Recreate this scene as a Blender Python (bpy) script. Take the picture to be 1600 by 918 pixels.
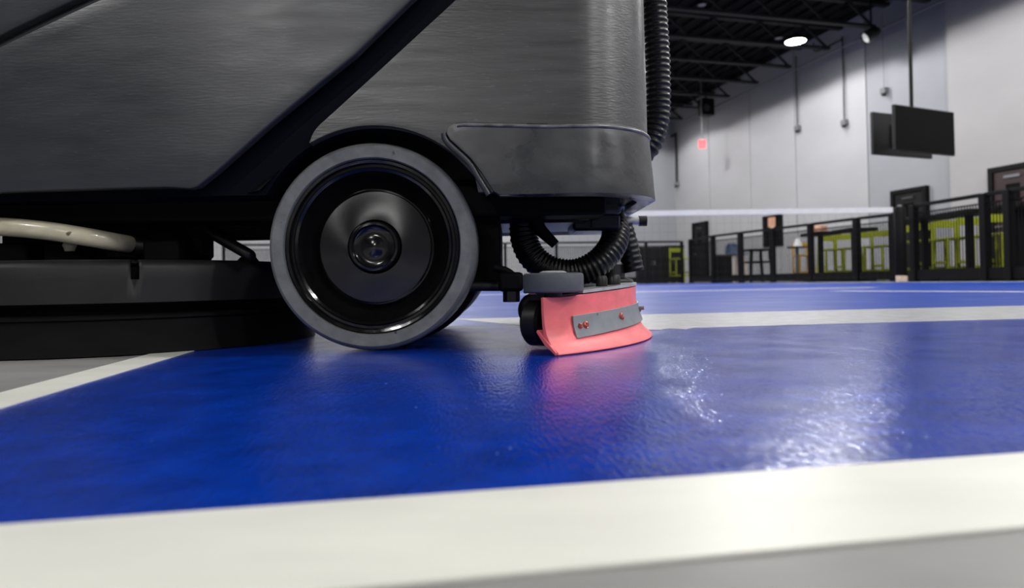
import bpy, bmesh, math, random
from mathutils import Vector, Matrix
random.seed(7)
for o in list(bpy.data.objects):
    bpy.data.objects.remove(o)
S = bpy.context.scene
COL = S.collection
PI = math.pi

# ------------------------------------------------------------------ camera
F = 1067.0                      # focal length in pixels of the 1600 x 918 frame
CAM_H = 0.085
PITCH = math.radians(0.886)
ROLL = math.radians(1.0)
cam_data = bpy.data.cameras.new('camera')
cam = bpy.data.objects.new('camera', cam_data)
COL.objects.link(cam)
cam_data.sensor_width = 36.0
cam_data.lens = 36.0 * F / 1600.0
cam_data.shift_y = -34.0 / 1600.0
cam_data.clip_start = 0.02
cam_data.clip_end = 200
CM = Matrix.Translation((0, 0, CAM_H)) @ Matrix.Rotation(PI / 2 + PITCH, 4, 'X') @ Matrix.Rotation(-ROLL, 4, 'Z')
cam.matrix_world = CM
cam_data.dof.use_dof = True
cam_data.dof.focus_distance = 0.86
cam_data.dof.aperture_fstop = 6.4
S.camera = cam

# ------------------------------------------------------------------ world, exposure
W = bpy.data.worlds.new('world')
S.world = W
W.use_nodes = True
W.node_tree.nodes['Background'].inputs[0].default_value = (0.8, 0.85, 1.0, 1)
W.node_tree.nodes['Background'].inputs[1].default_value = 0.02
S.view_settings.view_transform = 'Standard'
S.view_settings.look = 'None'
S.view_settings.gamma = 1.0
S.view_settings.use_curve_mapping = False
S.view_settings.exposure = 0.63
LAMP_W = 520.0                  # one high-bay lamp
LAMP_COL = (1.0, 0.985, 0.97)


def P(px, py, Y):
    """point of the place at depth Y seen at a pixel of the photograph"""
    d = CM.to_3x3() @ Vector(((px - 800) / F, -(py - 425) / F, -1.0))
    t = Y / d.y
    return Vector((0, 0, CAM_H)) + d * t


# ------------------------------------------------------------------ materials
MATS = {}


def mat(name, col, rough=0.5, metal=0.0, spec=0.5, var=0.0, vscale=(20, 20, 20), bump=0.0, bscale=(60, 60, 60),
        rvar=0.0, coat=0.0, emit=0.0, detail=4, bdist=0.002, speck=None):
    m = bpy.data.materials.new(name)
    m.use_nodes = True
    nt = m.node_tree
    b = nt.nodes['Principled BSDF']
    b.inputs['Base Color'].default_value = (*col, 1)
    b.inputs['Roughness'].default_value = rough
    b.inputs['Metallic'].default_value = metal
    b.inputs['Specular IOR Level'].default_value = spec
    b.inputs['Coat Weight'].default_value = coat
    if emit:
        b.inputs['Emission Color'].default_value = (*col, 1)
        b.inputs['Emission Strength'].default_value = emit
    tc = nt.nodes.new('ShaderNodeTexCoord')

    def noise(scale, det=detail):
        mp = nt.nodes.new('ShaderNodeMapping')
        mp.inputs['Scale'].default_value = scale
        nt.links.new(tc.outputs['Object'], mp.inputs['Vector'])
        n = nt.nodes.new('ShaderNodeTexNoise')
        n.inputs['Scale'].default_value = 1.0
        n.inputs['Detail'].default_value = det
        nt.links.new(mp.outputs[0], n.inputs['Vector'])
        return n.outputs['Fac']
    n = noise(vscale)
    if var:
        r = nt.nodes.new('ShaderNodeMapRange')
        r.inputs['From Min'].default_value = 0.3
        r.inputs['From Max'].default_value = 0.7
        r.inputs['To Min'].default_value = 1 - var
        r.inputs['To Max'].default_value = 1 + var
        nt.links.new(n, r.inputs['Value'])
        mx = nt.nodes.new('ShaderNodeMix')
        mx.data_type = 'RGBA'
        mx.blend_type = 'MULTIPLY'
        mx.inputs['Factor'].default_value = 1
        mx.inputs['A'].default_value = (*col, 1)
        nt.links.new(r.outputs[0], mx.inputs['B'])
        out = mx.outputs['Result']
        if speck:
            sn = noise(speck[0], 2)
            sr = nt.nodes.new('ShaderNodeMapRange')
            sr.inputs['From Min'].default_value = speck[2]
            sr.inputs['From Max'].default_value = speck[2] + 0.05
            nt.links.new(sn, sr.inputs['Value'])
            m2 = nt.nodes.new('ShaderNodeMix')
            m2.data_type = 'RGBA'
            nt.links.new(sr.outputs[0], m2.inputs['Factor'])
            nt.links.new(out, m2.inputs['A'])
            m2.inputs['B'].default_value = (*speck[1], 1)
            out = m2.outputs['Result']
        nt.links.new(out, b.inputs['Base Color'])
    if rvar:
        r = nt.nodes.new('ShaderNodeMapRange')
        r.inputs['From Min'].default_value = 0.3
        r.inputs['From Max'].default_value = 0.7
        r.inputs['To Min'].default_value = max(0.02, rough - rvar)
        r.inputs['To Max'].default_value = rough + rvar
        nt.links.new(noise(tuple(v * 0.6 for v in vscale)), r.inputs['Value'])
        nt.links.new(r.outputs[0], b.inputs['Roughness'])
    if bump:
        bn = nt.nodes.new('ShaderNodeBump')
        bn.inputs['Strength'].default_value = bump
        bn.inputs['Distance'].default_value = bdist
        nt.links.new(noise(bscale, 3), bn.inputs['Height'])
        nt.links.new(bn.outputs[0], b.inputs['Normal'])
    MATS[name] = m
    return m


mat('blue_paint', (0.001, 0.036, 0.36), 0.16, var=0.22, vscale=(26, 26, 26), rvar=0.04, bump=1.0, bscale=(480, 90, 300), bdist=0.0006, spec=0.75, speck=((260, 90, 200), (0.16, 0.27, 0.60), 0.745))  # pale specks in the colour imitate wet glints
mat('blue_dry', (0.001, 0.036, 0.29), 0.4, var=0.12, vscale=(6, 6, 6), rvar=0.05, bump=0.3, bscale=(200, 100, 200), bdist=0.0006, spec=0.07)
mat('white_paint', (0.80, 0.80, 0.73), 0.42, var=0.05, vscale=(9, 30, 9), bump=0.25, bscale=(250, 250, 250), bdist=0.0008, spec=0.35)
mat('grey_band', (0.50, 0.51, 0.53), 0.22, var=0.12, vscale=(30, 30, 30), bump=0.45, bscale=(300, 300, 300), bdist=0.001, spec=0.5)
mat('concrete', (0.27, 0.268, 0.262), 0.5, var=0.14, vscale=(7, 16, 7), rvar=0.1, bump=0.15, bscale=(150, 150, 150), bdist=0.0007, spec=0.25)
mat('carpet', (0.05, 0.05, 0.055), 0.8, var=0.2, vscale=(9, 9, 9))
mat('wall_white', (0.41, 0.41, 0.432), 0.6, var=0.05, vscale=(0.6, 0.6, 1.1), bump=0.05, bscale=(14, 14, 14), spec=0.3)
mat('wall_cool', (0.295, 0.302, 0.33), 0.6, var=0.05, vscale=(0.5, 0.5, 0.9), bump=0.05, bscale=(14, 14, 14), spec=0.3)
mat('wall_warm', (0.345, 0.338, 0.345), 0.6, var=0.05, vscale=(0.5, 0.5, 0.9), bump=0.05, bscale=(14, 14, 14), spec=0.3)
mat('wall_dark', (0.16, 0.16, 0.175), 0.6, var=0.05, vscale=(0.6, 0.6, 1.1))
mat('wall_joint', (0.12, 0.12, 0.135), 0.8, var=0.1)
mat('ceiling_dark', (0.010, 0.010, 0.012), 0.8, var=0.2, vscale=(3, 3, 3), spec=0.1)
mat('joist_dark', (0.022, 0.022, 0.025), 0.6, var=0.2, vscale=(5, 5, 5), spec=0.2)
mat('body_grey', (0.038, 0.039, 0.041), 0.36, var=0.25, vscale=(14, 60, 160), rvar=0.07, bump=0.5, bscale=(60, 260, 460), bdist=0.0006, spec=0.9, detail=6, speck=((60, 300, 620), (0.085, 0.085, 0.085), 0.655))
mat('body_smooth', (0.033, 0.036, 0.043), 0.36, var=0.15, vscale=(14, 40, 60), rvar=0.06, bump=0.35, bscale=(60, 260, 400), bdist=0.0005, spec=0.7, speck=((55, 300, 560), (0.08, 0.08, 0.085), 0.70))
mat('bumper_grey', (0.034, 0.036, 0.039), 0.33, var=0.25, vscale=(40, 40, 50), rvar=0.12, bump=0.35, bscale=(60, 60, 60), bdist=0.0012, spec=0.75)
mat('scuffed_edge', (0.13, 0.13, 0.13), 0.35, var=0.6, vscale=(60, 60, 200), spec=0.6)
mat('spun_black', (0.006, 0.006, 0.0065), 0.24, var=0.25, vscale=(60, 60, 60), spec=0.6)
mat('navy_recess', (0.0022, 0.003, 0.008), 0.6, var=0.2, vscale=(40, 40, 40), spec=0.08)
mat('black_plastic', (0.006, 0.006, 0.007), 0.38, var=0.2, vscale=(40, 40, 40), spec=0.4)
mat('black_matte', (0.0025, 0.0025, 0.003), 0.65, var=0.2, vscale=(40, 40, 40), spec=0.12)
mat('rim_gloss', (0.0055, 0.0055, 0.006), 0.13, var=0.25, vscale=(60, 60, 60), rvar=0.06, spec=0.55, bump=0.06, bscale=(120, 120, 120))
mat('tyre_grey', (0.165, 0.17, 0.173), 0.5, var=0.22, vscale=(55, 55, 55), bump=0.25, bscale=(120, 120, 120), bdist=0.001, spec=0.4, speck=((70, 70, 70), (0.04, 0.04, 0.04), 0.70))
mat('deck_grey', (0.0135, 0.0135, 0.0145), 0.5, var=0.15, vscale=(40, 40, 40), bump=0.1, bscale=(160, 160, 160), spec=0.4)
mat('skirt_black', (0.0045, 0.0045, 0.005), 0.6, var=0.25, vscale=(30, 30, 80), spec=0.12)
mat('cream_hose', (0.64, 0.59, 0.44), 0.25, var=0.16, vscale=(25, 60, 60), spec=0.5, coat=0.3, speck=((38, 90, 60), (0.12, 0.09, 0.05), 0.76))
mat('corrugated', (0.005, 0.005, 0.0055), 0.34, var=0.2, vscale=(80, 80, 80), spec=0.32)
mat('pink_rubber', (0.93, 0.185, 0.195), 0.42, var=0.10, vscale=(30, 30, 60), rvar=0.08, spec=0.4, speck=((45, 45, 90), (0.33, 0.06, 0.055), 0.74))
mat('steel_strap', (0.23, 0.245, 0.26), 0.42, var=0.12, vscale=(40, 40, 60), spec=0.5, speck=((60, 60, 90), (0.06, 0.06, 0.07), 0.76))
mat('zinc', (0.52, 0.53, 0.53), 0.33, metal=0.35, var=0.15, vscale=(60, 60, 60))
mat('roller_grey', (0.078, 0.086, 0.098), 0.5, var=0.12, vscale=(70, 70, 70), bump=0.1, bscale=(200, 200, 200), speck=((95, 95, 60), (0.02, 0.02, 0.025), 0.73))
mat('roller_hub', (0.36, 0.37, 0.37), 0.45, var=0.15, vscale=(80, 80, 80))
mat('screw_copper', (0.55, 0.13, 0.09), 0.3, metal=0.55, var=0.3, vscale=(300, 300, 300))
mat('fence_black', (0.003, 0.003, 0.0034), 0.55, var=0.2, vscale=(8, 8, 8), spec=0.14)
mat('wire_grey', (0.03, 0.03, 0.033), 0.5, var=0.2, vscale=(8, 8, 8))
mat('door_black', (0.009, 0.0085, 0.009), 0.5, var=0.2, vscale=(3, 3, 3), spec=0.2)
mat('door_red', (0.020, 0.0045, 0.006), 0.45, var=0.2, vscale=(3, 3, 3))
mat('lime', (0.27, 0.31, 0.010), 0.45, var=0.1, vscale=(10, 10, 10), spec=0.3)
mat('ochre', (0.50, 0.30, 0.03), 0.5, var=0.1, vscale=(10, 10, 10))
mat('slate_blue', (0.055, 0.085, 0.15), 0.5, var=0.1, vscale=(10, 10, 10))
mat('tan', (0.62, 0.33, 0.22), 0.6, var=0.1, vscale=(10, 10, 10))
mat('beige', (0.72, 0.58, 0.46), 0.6, var=0.1, vscale=(10, 10, 10))
mat('offwhite', (0.80, 0.80, 0.80), 0.5, var=0.04, vscale=(10, 10, 10))
mat('screen_black', (0.003, 0.003, 0.003), 0.4, var=0.15, vscale=(4, 4, 4), spec=0.06)
mat('tape_white', (0.60, 0.60, 0.62), 0.6, var=0.04, vscale=(10, 10, 10))
mat('metal_grey', (0.22, 0.22, 0.23), 0.4, metal=0.4, var=0.15, vscale=(12, 12, 12))
mat('red_sign', (0.9, 0.06, 0.07), 0.4, var=0.05, emit=1.6)
mat('lens_lit', (1.0, 0.99, 0.97), 0.3, emit=30.0)
mat('lens_off', (0.62, 0.55, 0.55), 0.4, var=0.05)


nt = MATS['spun_black'].node_tree
tg = nt.nodes.new('ShaderNodeTangent')
tg.direction_type = 'RADIAL'
tg.axis = 'Y'
nt.links.new(tg.outputs[0], nt.nodes['Principled BSDF'].inputs['Tangent'])
nt.nodes['Principled BSDF'].inputs['Anisotropic'].default_value = 0.85


# ------------------------------------------------------------------ mesh helpers
class MB:
    def __init__(self):
        self.v = []
        self.f = []

    def add(self, vs, fs):
        n = len(self.v)
        self.v += [Vector(p) for p in vs]
        self.f += [tuple(i + n for i in f) for f in fs]
        return self

    def box(self, c, s, M=None):
        c = Vector(c)
        vs = []
        for dz in (-1, 1):
            for dy in (-1, 1):
                for dx in (-1, 1):
                    p = Vector((dx * s[0] / 2, dy * s[1] / 2, dz * s[2] / 2))
                    vs.append(c + (M @ p if M else p))
        return self.add(vs, [(0, 2, 3, 1), (4, 5, 7, 6), (0, 1, 5, 4), (2, 6, 7, 3), (0, 4, 6, 2), (1, 3, 7, 5)])

    def bar(self, a, b, w, h=None, up=(0, 0, 1)):
        """square bar from a to b"""
        a, b = Vector(a), Vector(b)
        h = h or w
        d = (b - a)
        L = d.length
        d.normalize()
        u = Vector(up)
        if abs(d.dot(u)) > 0.95:
            u = Vector((1, 0, 0))
        r = d.cross(u).normalized()
        u = r.cross(d)
        M = Matrix((r, d, u)).transposed()
        return self.box((a + b) / 2, (w, L, h), M)

    def tube(self, pts, r, seg=14, cap=True):
        pts = [Vector(p) for p in pts]
        rr = r if isinstance(r, (list, tuple)) else [r] * len(pts)
        t0 = (pts[1] - pts[0]).normalized()
        ref = Vector((0, 0, 1)) if abs(t0.z) < 0.9 else Vector((0, 1, 0))
        nrm = t0.cross(ref).normalized()
        vs, fs = [], []
        for i, p in enumerate(pts):
            if i == 0:
                t = t0
            elif i == len(pts) - 1:
                t = (pts[i] - pts[i - 1]).normalized()
            else:
                t = (pts[i + 1] - pts[i - 1]).normalized()
            nrm = (nrm - t * nrm.dot(t)).normalized()
            bn = t.cross(nrm)
            for k in range(seg):
                a = 2 * PI * k / seg
                vs.append(p + (nrm * math.cos(a) + bn * math.sin(a)) * rr[i])
        for i in range(len(pts) - 1):
            for k in range(seg):
                k2 = (k + 1) % seg
                fs.append((i * seg + k, i * seg + k2, (i + 1) * seg + k2, (i + 1) * seg + k))
        if cap:
            fs.append(tuple(range(seg))[::-1])
            fs.append(tuple((len(pts) - 1) * seg + k for k in range(seg)))
        return self.add(vs, fs)

    def cyl(self, a, b, r, seg=24, r2=None):
        return self.tube([a, b], [r, r if r2 is None else r2], seg)

    def lathe(self, prof, origin, axis, seg=48, close=False):
        """prof: list of (radius, height along axis)"""
        axis = Vector(axis).normalized()
        ref = Vector((0, 0, 1)) if abs(axis.z) < 0.9 else Vector((1, 0, 0))
        u = axis.cross(ref).normalized()
        w = axis.cross(u)
        o = Vector(origin)
        vs, fs = [], []
        n = len(prof)
        for k in range(seg):
            a = 2 * PI * k / seg
            dr = u * math.cos(a) + w * math.sin(a)
            for (r, h) in prof:
                vs.append(o + axis * h + dr * r)
        for k in range(seg):
            k2 = (k + 1) % seg
            for i in range(n if close else n - 1):
                j = (i + 1) % n
                fs.append((k * n + i, k * n + j, k2 * n + j, k2 * n + i))
        return self.add(vs, fs)

    def sweep_arc(self, prof, c, a0, a1, n, dz=None):
        """closed profile (radius, z) swept about the vertical through c; dz(a) lifts"""
        vs, fs = [], []
        m = len(prof)
        for k in range(n + 1):
            a = a0 + (a1 - a0) * k / n
            for q in prof:
                r, z = q[0], q[1]
                lift = dz(a) * (q[2] if len(q) > 2 else 1.0) if dz else 0
                vs.append((c[0] + r * math.cos(a), c[1] + r * math.sin(a), z + lift))
        for k in range(n):
            for i in range(m):
                j = (i + 1) % m
                fs.append((k * m + i, k * m + j, (k + 1) * m + j, (k + 1) * m + i))
        fs.append(tuple(range(m)))
        fs.append(tuple(n * m + i for i in range(m))[::-1])
        return self.add(vs, fs)

    def poly(self, pts, z0, z1):
        """flat slab between z0 and z1 with the outline pts (x, y)"""
        n = len(pts)
        vs = [(p[0], p[1], z0) for p in pts] + [(p[0], p[1], z1) for p in pts]
        fs = [tuple(range(n))[::-1], tuple(range(n, 2 * n))] + [(i, (i + 1) % n, n + (i + 1) % n, n + i) for i in range(n)]
        return self.add(vs, fs)

    def build(self, name, material, parent=None, smooth=40, bevel=0.0, bseg=2, solid=0.0, weld=False, origin=None):
        me = bpy.data.meshes.new(name)
        o0 = Vector(origin) if origin is not None else Vector((0, 0, 0))
        me.from_pydata([tuple(p - o0) for p in self.v], [], self.f)
        bm = bmesh.new()
        bm.from_mesh(me)
        if weld:
            bmesh.ops.remove_doubles(bm, verts=bm.verts, dist=1e-5)
            bmesh.ops.dissolve_degenerate(bm, edges=bm.edges, dist=1e-6)
        bmesh.ops.recalc_face_normals(bm, faces=bm.faces)
        bm.to_mesh(me)
        bm.free()
        if smooth:
            for p in me.polygons:
                p.use_smooth = True
            me.set_sharp_from_angle(angle=math.radians(smooth))
        me.materials.append(MATS[material])
        o = bpy.data.objects.new(name, me)
        COL.objects.link(o)
        o.location = o0
        if solid:
            md = o.modifiers.new('solid', 'SOLIDIFY')
            md.thickness = abs(solid)
            md.offset = -1 if solid > 0 else 1
        if bevel:
            md = o.modifiers.new('bevel', 'BEVEL')
            md.width = bevel
            md.segments = bseg
            md.limit_method = 'ANGLE'
            md.angle_limit = math.radians(45)
            md.harden_normals = False
        if parent is not None:
            adopt(o, parent)
        return o


WORLD = {}


def wloc(p):
    v = Vector(p.location)
    if p.parent is not None:
        v = v + wloc(p.parent)
    return v


def adopt(o, parent):
    """parents without moving (things are unrotated: their meshes are built in place)"""
    w = Vector(o.location)
    o.parent = parent
    o.location = w - wloc(parent)


def thing(name, label, cat, loc=(0, 0, 0), group=None):
    o = bpy.data.objects.new(name, None)
    COL.objects.link(o)
    o.empty_display_size = 0.05
    o.location = loc
    return tag(o, label, cat, group)


def tag(o, label, cat, group=None):
    o['label'] = label
    o['category'] = cat
    if group:
        o['group'] = group
    return o


def struct(o):
    o['kind'] = 'structure'
    return o


def stuff(o):
    o['kind'] = 'stuff'
    return o


def spline(pts, n=8):
    """Catmull-Rom through pts"""
    pts = [Vector(p) for p in pts]
    q = [pts[0] * 2 - pts[1]] + pts + [pts[-1] * 2 - pts[-2]]
    out = []
    for i in range(1, len(q) - 2):
        for k in range(n):
            t = k / n
            a, b, c, d = q[i - 1], q[i], q[i + 1], q[i + 2]
            out.append(0.5 * ((2 * b) + (c - a) * t + (2 * a - 5 * b + 4 * c - d) * t * t + (3 * b - a - 3 * c + d) * t ** 3))
    out.append(pts[-1])
    return out


def resample(pts, step):
    out = [pts[0].copy()]
    acc = 0.0
    for i in range(len(pts) - 1):
        a, b = pts[i], pts[i + 1]
        L = (b - a).length
        while acc + L >= step:
            t = (step - acc) / L
            a = a + (b - a) * t
            out.append(a.copy())
            L = (b - a).length
            acc = 0.0
        acc += L
    return out


def corrugated(pts, r, pitch, depth=0.14, seg=20):
    """ribbed hose along pts"""
    p = resample(spline(pts, 14), pitch / 6)
    prof = [1.0, 1.0, 1 - depth * 0.6, 1 - depth, 1 - depth, 1 - depth * 0.6]
    return MB().tube(p, [r * prof[i % 6] for i in range(len(p))], seg)


def lerp_poly(poly, x):
    if x <= poly[0][0]:
        return poly[0][1]
    for (x0, y0), (x1, y1) in zip(poly, poly[1:]):
        if x <= x1:
            return y0 + (y1 - y0) * (x - x0) / (x1 - x0) if x1 > x0 else y1
    return poly[-1][1]


# ------------------------------------------------------------------ hall frame
HD = Vector((-0.2534, 0.9674, 0))      # along the hall, away from the camera
HN = Vector((-0.9674, -0.2534, 0))     # from the right wall into the hall
HW = Vector((13.51, 0, 0))
CEIL = 6.75
HLEN0, HLEN1, HWID = -16.0, 27.7, 30.0


def H(a, b, z=0.0):
    return HW + HD * a + HN * b + Vector((0, 0, z))


def wall_a(px):
    """distance along the right wall where the sight line of a pixel column meets it"""
    s = (px - 800) / F
    return 13.51 / (s + 0.262) / 0.9674


HM = Matrix((HD, -HN, Vector((0, 0, 1)))).transposed()   # local x along the hall, y towards the right wall


def wz(px, py, inset=0.0):
    Y = (HW + HD * wall_a(px)).y
    return P(px, py, Y).z


# ---- floor
fl = MB().poly([H(HLEN0, 0)[:2], H(HLEN1, 0)[:2], H(HLEN1, HWID)[:2], H(HLEN0, HWID)[:2]], -0.2, 0.0).build('floor', 'concrete', smooth=0)
struct(fl)


def ray_floor(px, py):
    d = CM.to_3x3() @ Vector(((px - 800) / F, -(py - 425) / F, -1.0))
    t = -CAM_H / d.z
    return Vector((d.x * t, d.y * t))


cl = Vector((0.982, 0.172)).normalized()           # direction of the near line
cd = Vector((-0.137, 0.990)).normalized()          # direction of the side line
N0 = ray_floor(800, 767.5)                          # far edge of the near line
L0 = ray_floor(0, 640)                              # court edge of the side line


def isect(p, d, q, e):
    den = d.x * e.y - d.y * e.x
    t = ((q.x - p.x) * e.y - (q.y - p.y) * e.x) / den
    return p + d * t


cornerO = isect(N0, cl, L0, cd)
nn = Vector((cl.y, -cl.x))       # towards the camera
ln = Vector((-cd.y, cd.x))       # away from the court, to the left
far_c = 16.6
fcor = L0 + cd * 16.5
frig = Vector((4.05, 16.6))
# blue court surface, a thin coat on the concrete
mid_l = isect(L0, cd, Vector((0.30, 1.42)), Vector((1, 0.125)))
mid_r = Vector((0.30, 1.42)) + Vector((1, 0.125)) * 5.35
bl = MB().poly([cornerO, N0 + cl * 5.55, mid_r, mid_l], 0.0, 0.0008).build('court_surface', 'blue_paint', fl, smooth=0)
dry = MB().poly([mid_l, mid_r, (5.30, 9.9), (4.05, 16.6), fcor], 0.0, 0.0008).build('court_surface', 'blue_dry', fl, smooth=0)
dry['label'] = 'dry blue painted court surface'
bl['label'] = 'wet blue painted court surface'
gap = L0 + ln * 1.6
MB().poly([gap - cd * 3.4, gap - cd * 3.4 + ln * 9, gap + cd * 13 + ln * 9, gap + cd * 13], 0.0, 0.0008).build('court_surface', 'blue_dry', fl, smooth=0)  # unseen second court, added to cut light bounced off the floor
Z0, Z1 = 0.0008, 0.0013


def line(pts, material='white_paint', z1=Z1, name='court_line'):
    return MB().poly(pts, Z0 - 0.0006, z1).build(name, material, fl, smooth=0)


c2 = isect(N0 + nn * 0.08, cl, L0 + ln * 0.046, cd)
line([c2, c2 + cl * 6.0, N0 + cl * 5.6, cornerO])
line([cornerO, fcor, fcor + ln * 0.046, c2], z1=Z1 + 0.0001)
b0 = Vector((0.247, 1.187))
bd = Vector((1, 0.135)).normalized()
b1 = Vector((0.353, 1.690))
be = Vector((1, 0.115)).normalized()
# wide pale band with a ragged wet edge where the squeegee has passed
edge = []
k = 0
x = -0.13
while x < 4.5:
    p = b0 + bd * (x / bd.x)
    wob = 0.0
    if -0.35 < x < 0.05:
        wob = random.uniform(-0.035, 0.03)
    else:
        wob = random.uniform(-0.004, 0.004)
    edge.append(p + Vector((0, wob)))
    x += 0.022 if x < 0.3 else 0.08
line(edge + [b1 + be * 4.2, b1 + be * -0.50], 'grey_band', name='court_band')
t0 = Vector((-2.4, 4.72))
td = Vector((1, 0.09)).normalized()
line([t0, t0 + td * 5.2, t0 + td * 5.2 + Vector((0, 0.13)), t0 + Vector((0, 0.13))])
line([(1.93, 4.15), (2.02, 4.15), (3.10, 1.75), (3.0, 1.75)], z1=Z1 + 0.0002)
q0, q1 = Vector((5.22, 9.6)), Vector((5.53, 6.9))
line([q0, q0 + Vector((-0.12, 0)), q1 + Vector((-0.12, 0)), q1], z1=Z1 + 0.0003)
t0 = Vector((-3.0, 9.0))
line([t0, t0 + td * 8.2, t0 + td * 8.2 + Vector((0, 0.2)), t0 + Vector((0, 0.2))], z1=Z1 + 0.0004)
# dark carpet beyond the barrier
cp = MB().poly([(4.36, 17.2), (6.05, 10.75), (5.62, 9.75), (5.95, 6.3), H(3, 0.02)[:2], H(26.5, 0.02)[:2]], 0.0, 0.0012).build('carpet', 'carpet', fl, smooth=0)

# ---- ceiling
ce = MB().box((0, 0, CEIL + 0.1), (HLEN1 - HLEN0, HWID, 0.2))
ce.v = [H((HLEN0 + HLEN1) / 2, HWID / 2) + HM @ Vector((v.x, v.y, 0)) + Vector((0, 0, v.z)) for v in ce.v]
ce = struct(ce.build('ceiling', 'ceiling_dark', smooth=0))
# ribs of the metal deck (run along the hall)
for i in range(46):
    MB().box(H(14.0, 0.3 + i * 0.42, CEIL - 0.03), (27, 0.10, 0.07), HM).build('deck_rib', 'ceiling_dark', ce, smooth=0)

# ---- right wall of tilt-up panels
wr = MB()
wr.box(H((HLEN0 + HLEN1) / 2, -0.17, CEIL / 2), (HLEN1 - HLEN0, 0.3, CEIL), HM)
wr = struct(wr.build('wall_right', 'wall_joint', smooth=0))
cuts = [(wall_a(1058), 'wall_white'), (wall_a(1113), 'wall_white'), (wall_a(1177.5), 'wall_white'), (wall_a(1249), 'wall_white'),
        (wall_a(1362), 'wall_cool'), (wall_a(1503), None)]
for (a1, m), (a0, _) in zip(cuts, cuts[1:]):
    MB().box(H((a0 + a1) / 2, 0.0, CEIL / 2), (a1 - a0 - 0.035, 0.06, CEIL - 0.01), HM).build('panel', m, wr, smooth=0, bevel=0.006)
a0 = cuts[-1][0]
for k in range(6):
    MB().box(H(a0 - 2.6 - k * 5.2, 0.12, CEIL / 2), (5.17, 0.30, CEIL - 0.01), HM).build('panel', 'wall_warm', wr, smooth=0, bevel=0.006)
# ---- other walls
wb = MB().box(H(HLEN1 + 0.15 - 0.0, HWID / 2, CEIL / 2), (0.3, HWID, CEIL), HM).build('wall_back', 'wall_joint', smooth=0)
struct(wb)
bk = HLEN1
for k in range(5):
    MB().box(H(bk, 3.0 + k * 6.0, CEIL / 2), (0.06, 5.96, CEIL - 0.01), HM).build('panel', 'wall_cool' if k == 0 else 'wall_white', wb, smooth=0, bevel=0.006)
wl = struct(MB().box(H((HLEN0 + HLEN1) / 2, HWID + 0.15, CEIL / 2), (HLEN1 - HLEN0, 0.3, CEIL), HM).build('wall_left', 'wall_dark', smooth=0))
wf = struct(MB().box(H(HLEN0 - 0.15, HWID / 2, CEIL / 2), (0.3, HWID, CEIL), HM).build('wall_front', 'wall_dark', smooth=0))

# ---- roof joists across the hall
jz1, jz0 = CEIL - 0.10, CEIL - 0.72
for i in range(13):
    a = 9.2 + i * 1.55
    j = thing('roof_joist', 'black open-web steel roof joist spanning the dark ceiling to the pale wall', 'joist', H(a, 8, jz0), 'roof joists under the dark ceiling')
    MB().box(H(a, 9.05, jz1 - 0.03), (0.16, 18.0, 0.06), HM).build('top_chord', 'joist_dark', j, smooth=0)
    MB().box(H(a, 9.25, jz0 + 0.03), (0.14, 17.6, 0.06), HM).build('bottom_chord', 'joist_dark', j, smooth=0)
    w = MB()
    nb = 26
    for k in range(nb):
        p0 = 0.5 + k * 17.3 / nb
        p1 = 0.5 + (k + 1) * 17.3 / nb
        za, zb = (jz0 + 0.05, jz1 - 0.05) if k % 2 == 0 else (jz1 - 0.05, jz0 + 0.05)
        w.bar(H(a, p0, za), H(a, p1, zb), 0.05)
    w.build('web_bracing', 'joist_dark', j, smooth=0)
# girder with bracing along the wall
for (b, lab) in ((0.45, 'thin grey conduit run against the top of the pale wall'),):
    o = MB().cyl(H(4, b, CEIL - 0.85), H(26, b, CEIL - 0.80), 0.022, 10).build('conduit_run', 'wall_dark', smooth=60, origin=H(4, b, CEIL - 0.85))
    tag(o, lab, 'conduit')


# ------------------------------------------------------------------ high-bay lamps
def lamp(a, b, z, label, group, lit=True, cone=163, power=LAMP_W, small=False, blend=0.04):
    p = H(a, b, z)
    t = thing('high_bay_lamp' if not small else 'ceiling_downlight', label, 'lamp', p, group)
    s = 0.26 if not small else 0.11
    MB().lathe([(0.0, 0.20 * s / .26), (0.07 * s / .26, 0.20 * s / .26), (0.10 * s / .26, 0.12 * s / .26), (s * 0.92, 0.07 * s / .26), (s, 0.045), (s, 0.0), (s - 0.02, 0.0), (s - 0.02, 0.03), (0, 0.03)], p, (0, 0, 1), 32).build('housing', 'black_plastic', t)
    MB().lathe([(0.0, 0.0), (s - 0.022, 0.0), (s - 0.022, 0.028), (0, 0.028)], p + Vector((0, 0, 0.0)), (0, 0, 1), 32).build('lens', 'lens_lit' if lit else 'lens_off', t)
    MB().cyl(p + Vector((0, 0, 0.16 * s / .26)), Vector((p.x, p.y, CEIL)), 0.008, 8).build('cord', 'black_matte', t)
    if lit:
        ld = bpy.data.lights.new('lamp_light', 'SPOT')
        ld.energy = power
        ld.color = LAMP_COL
        ld.spot_size = math.radians(cone)
        ld.spot_blend = blend
        ld.shadow_soft_size = 0.22
        lo = bpy.data.objects.new('lamp_light', ld)
        COL.objects.link(lo)
        lo.parent = t
        lo.location = (0, 0, -0.03)
    return t


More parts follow.
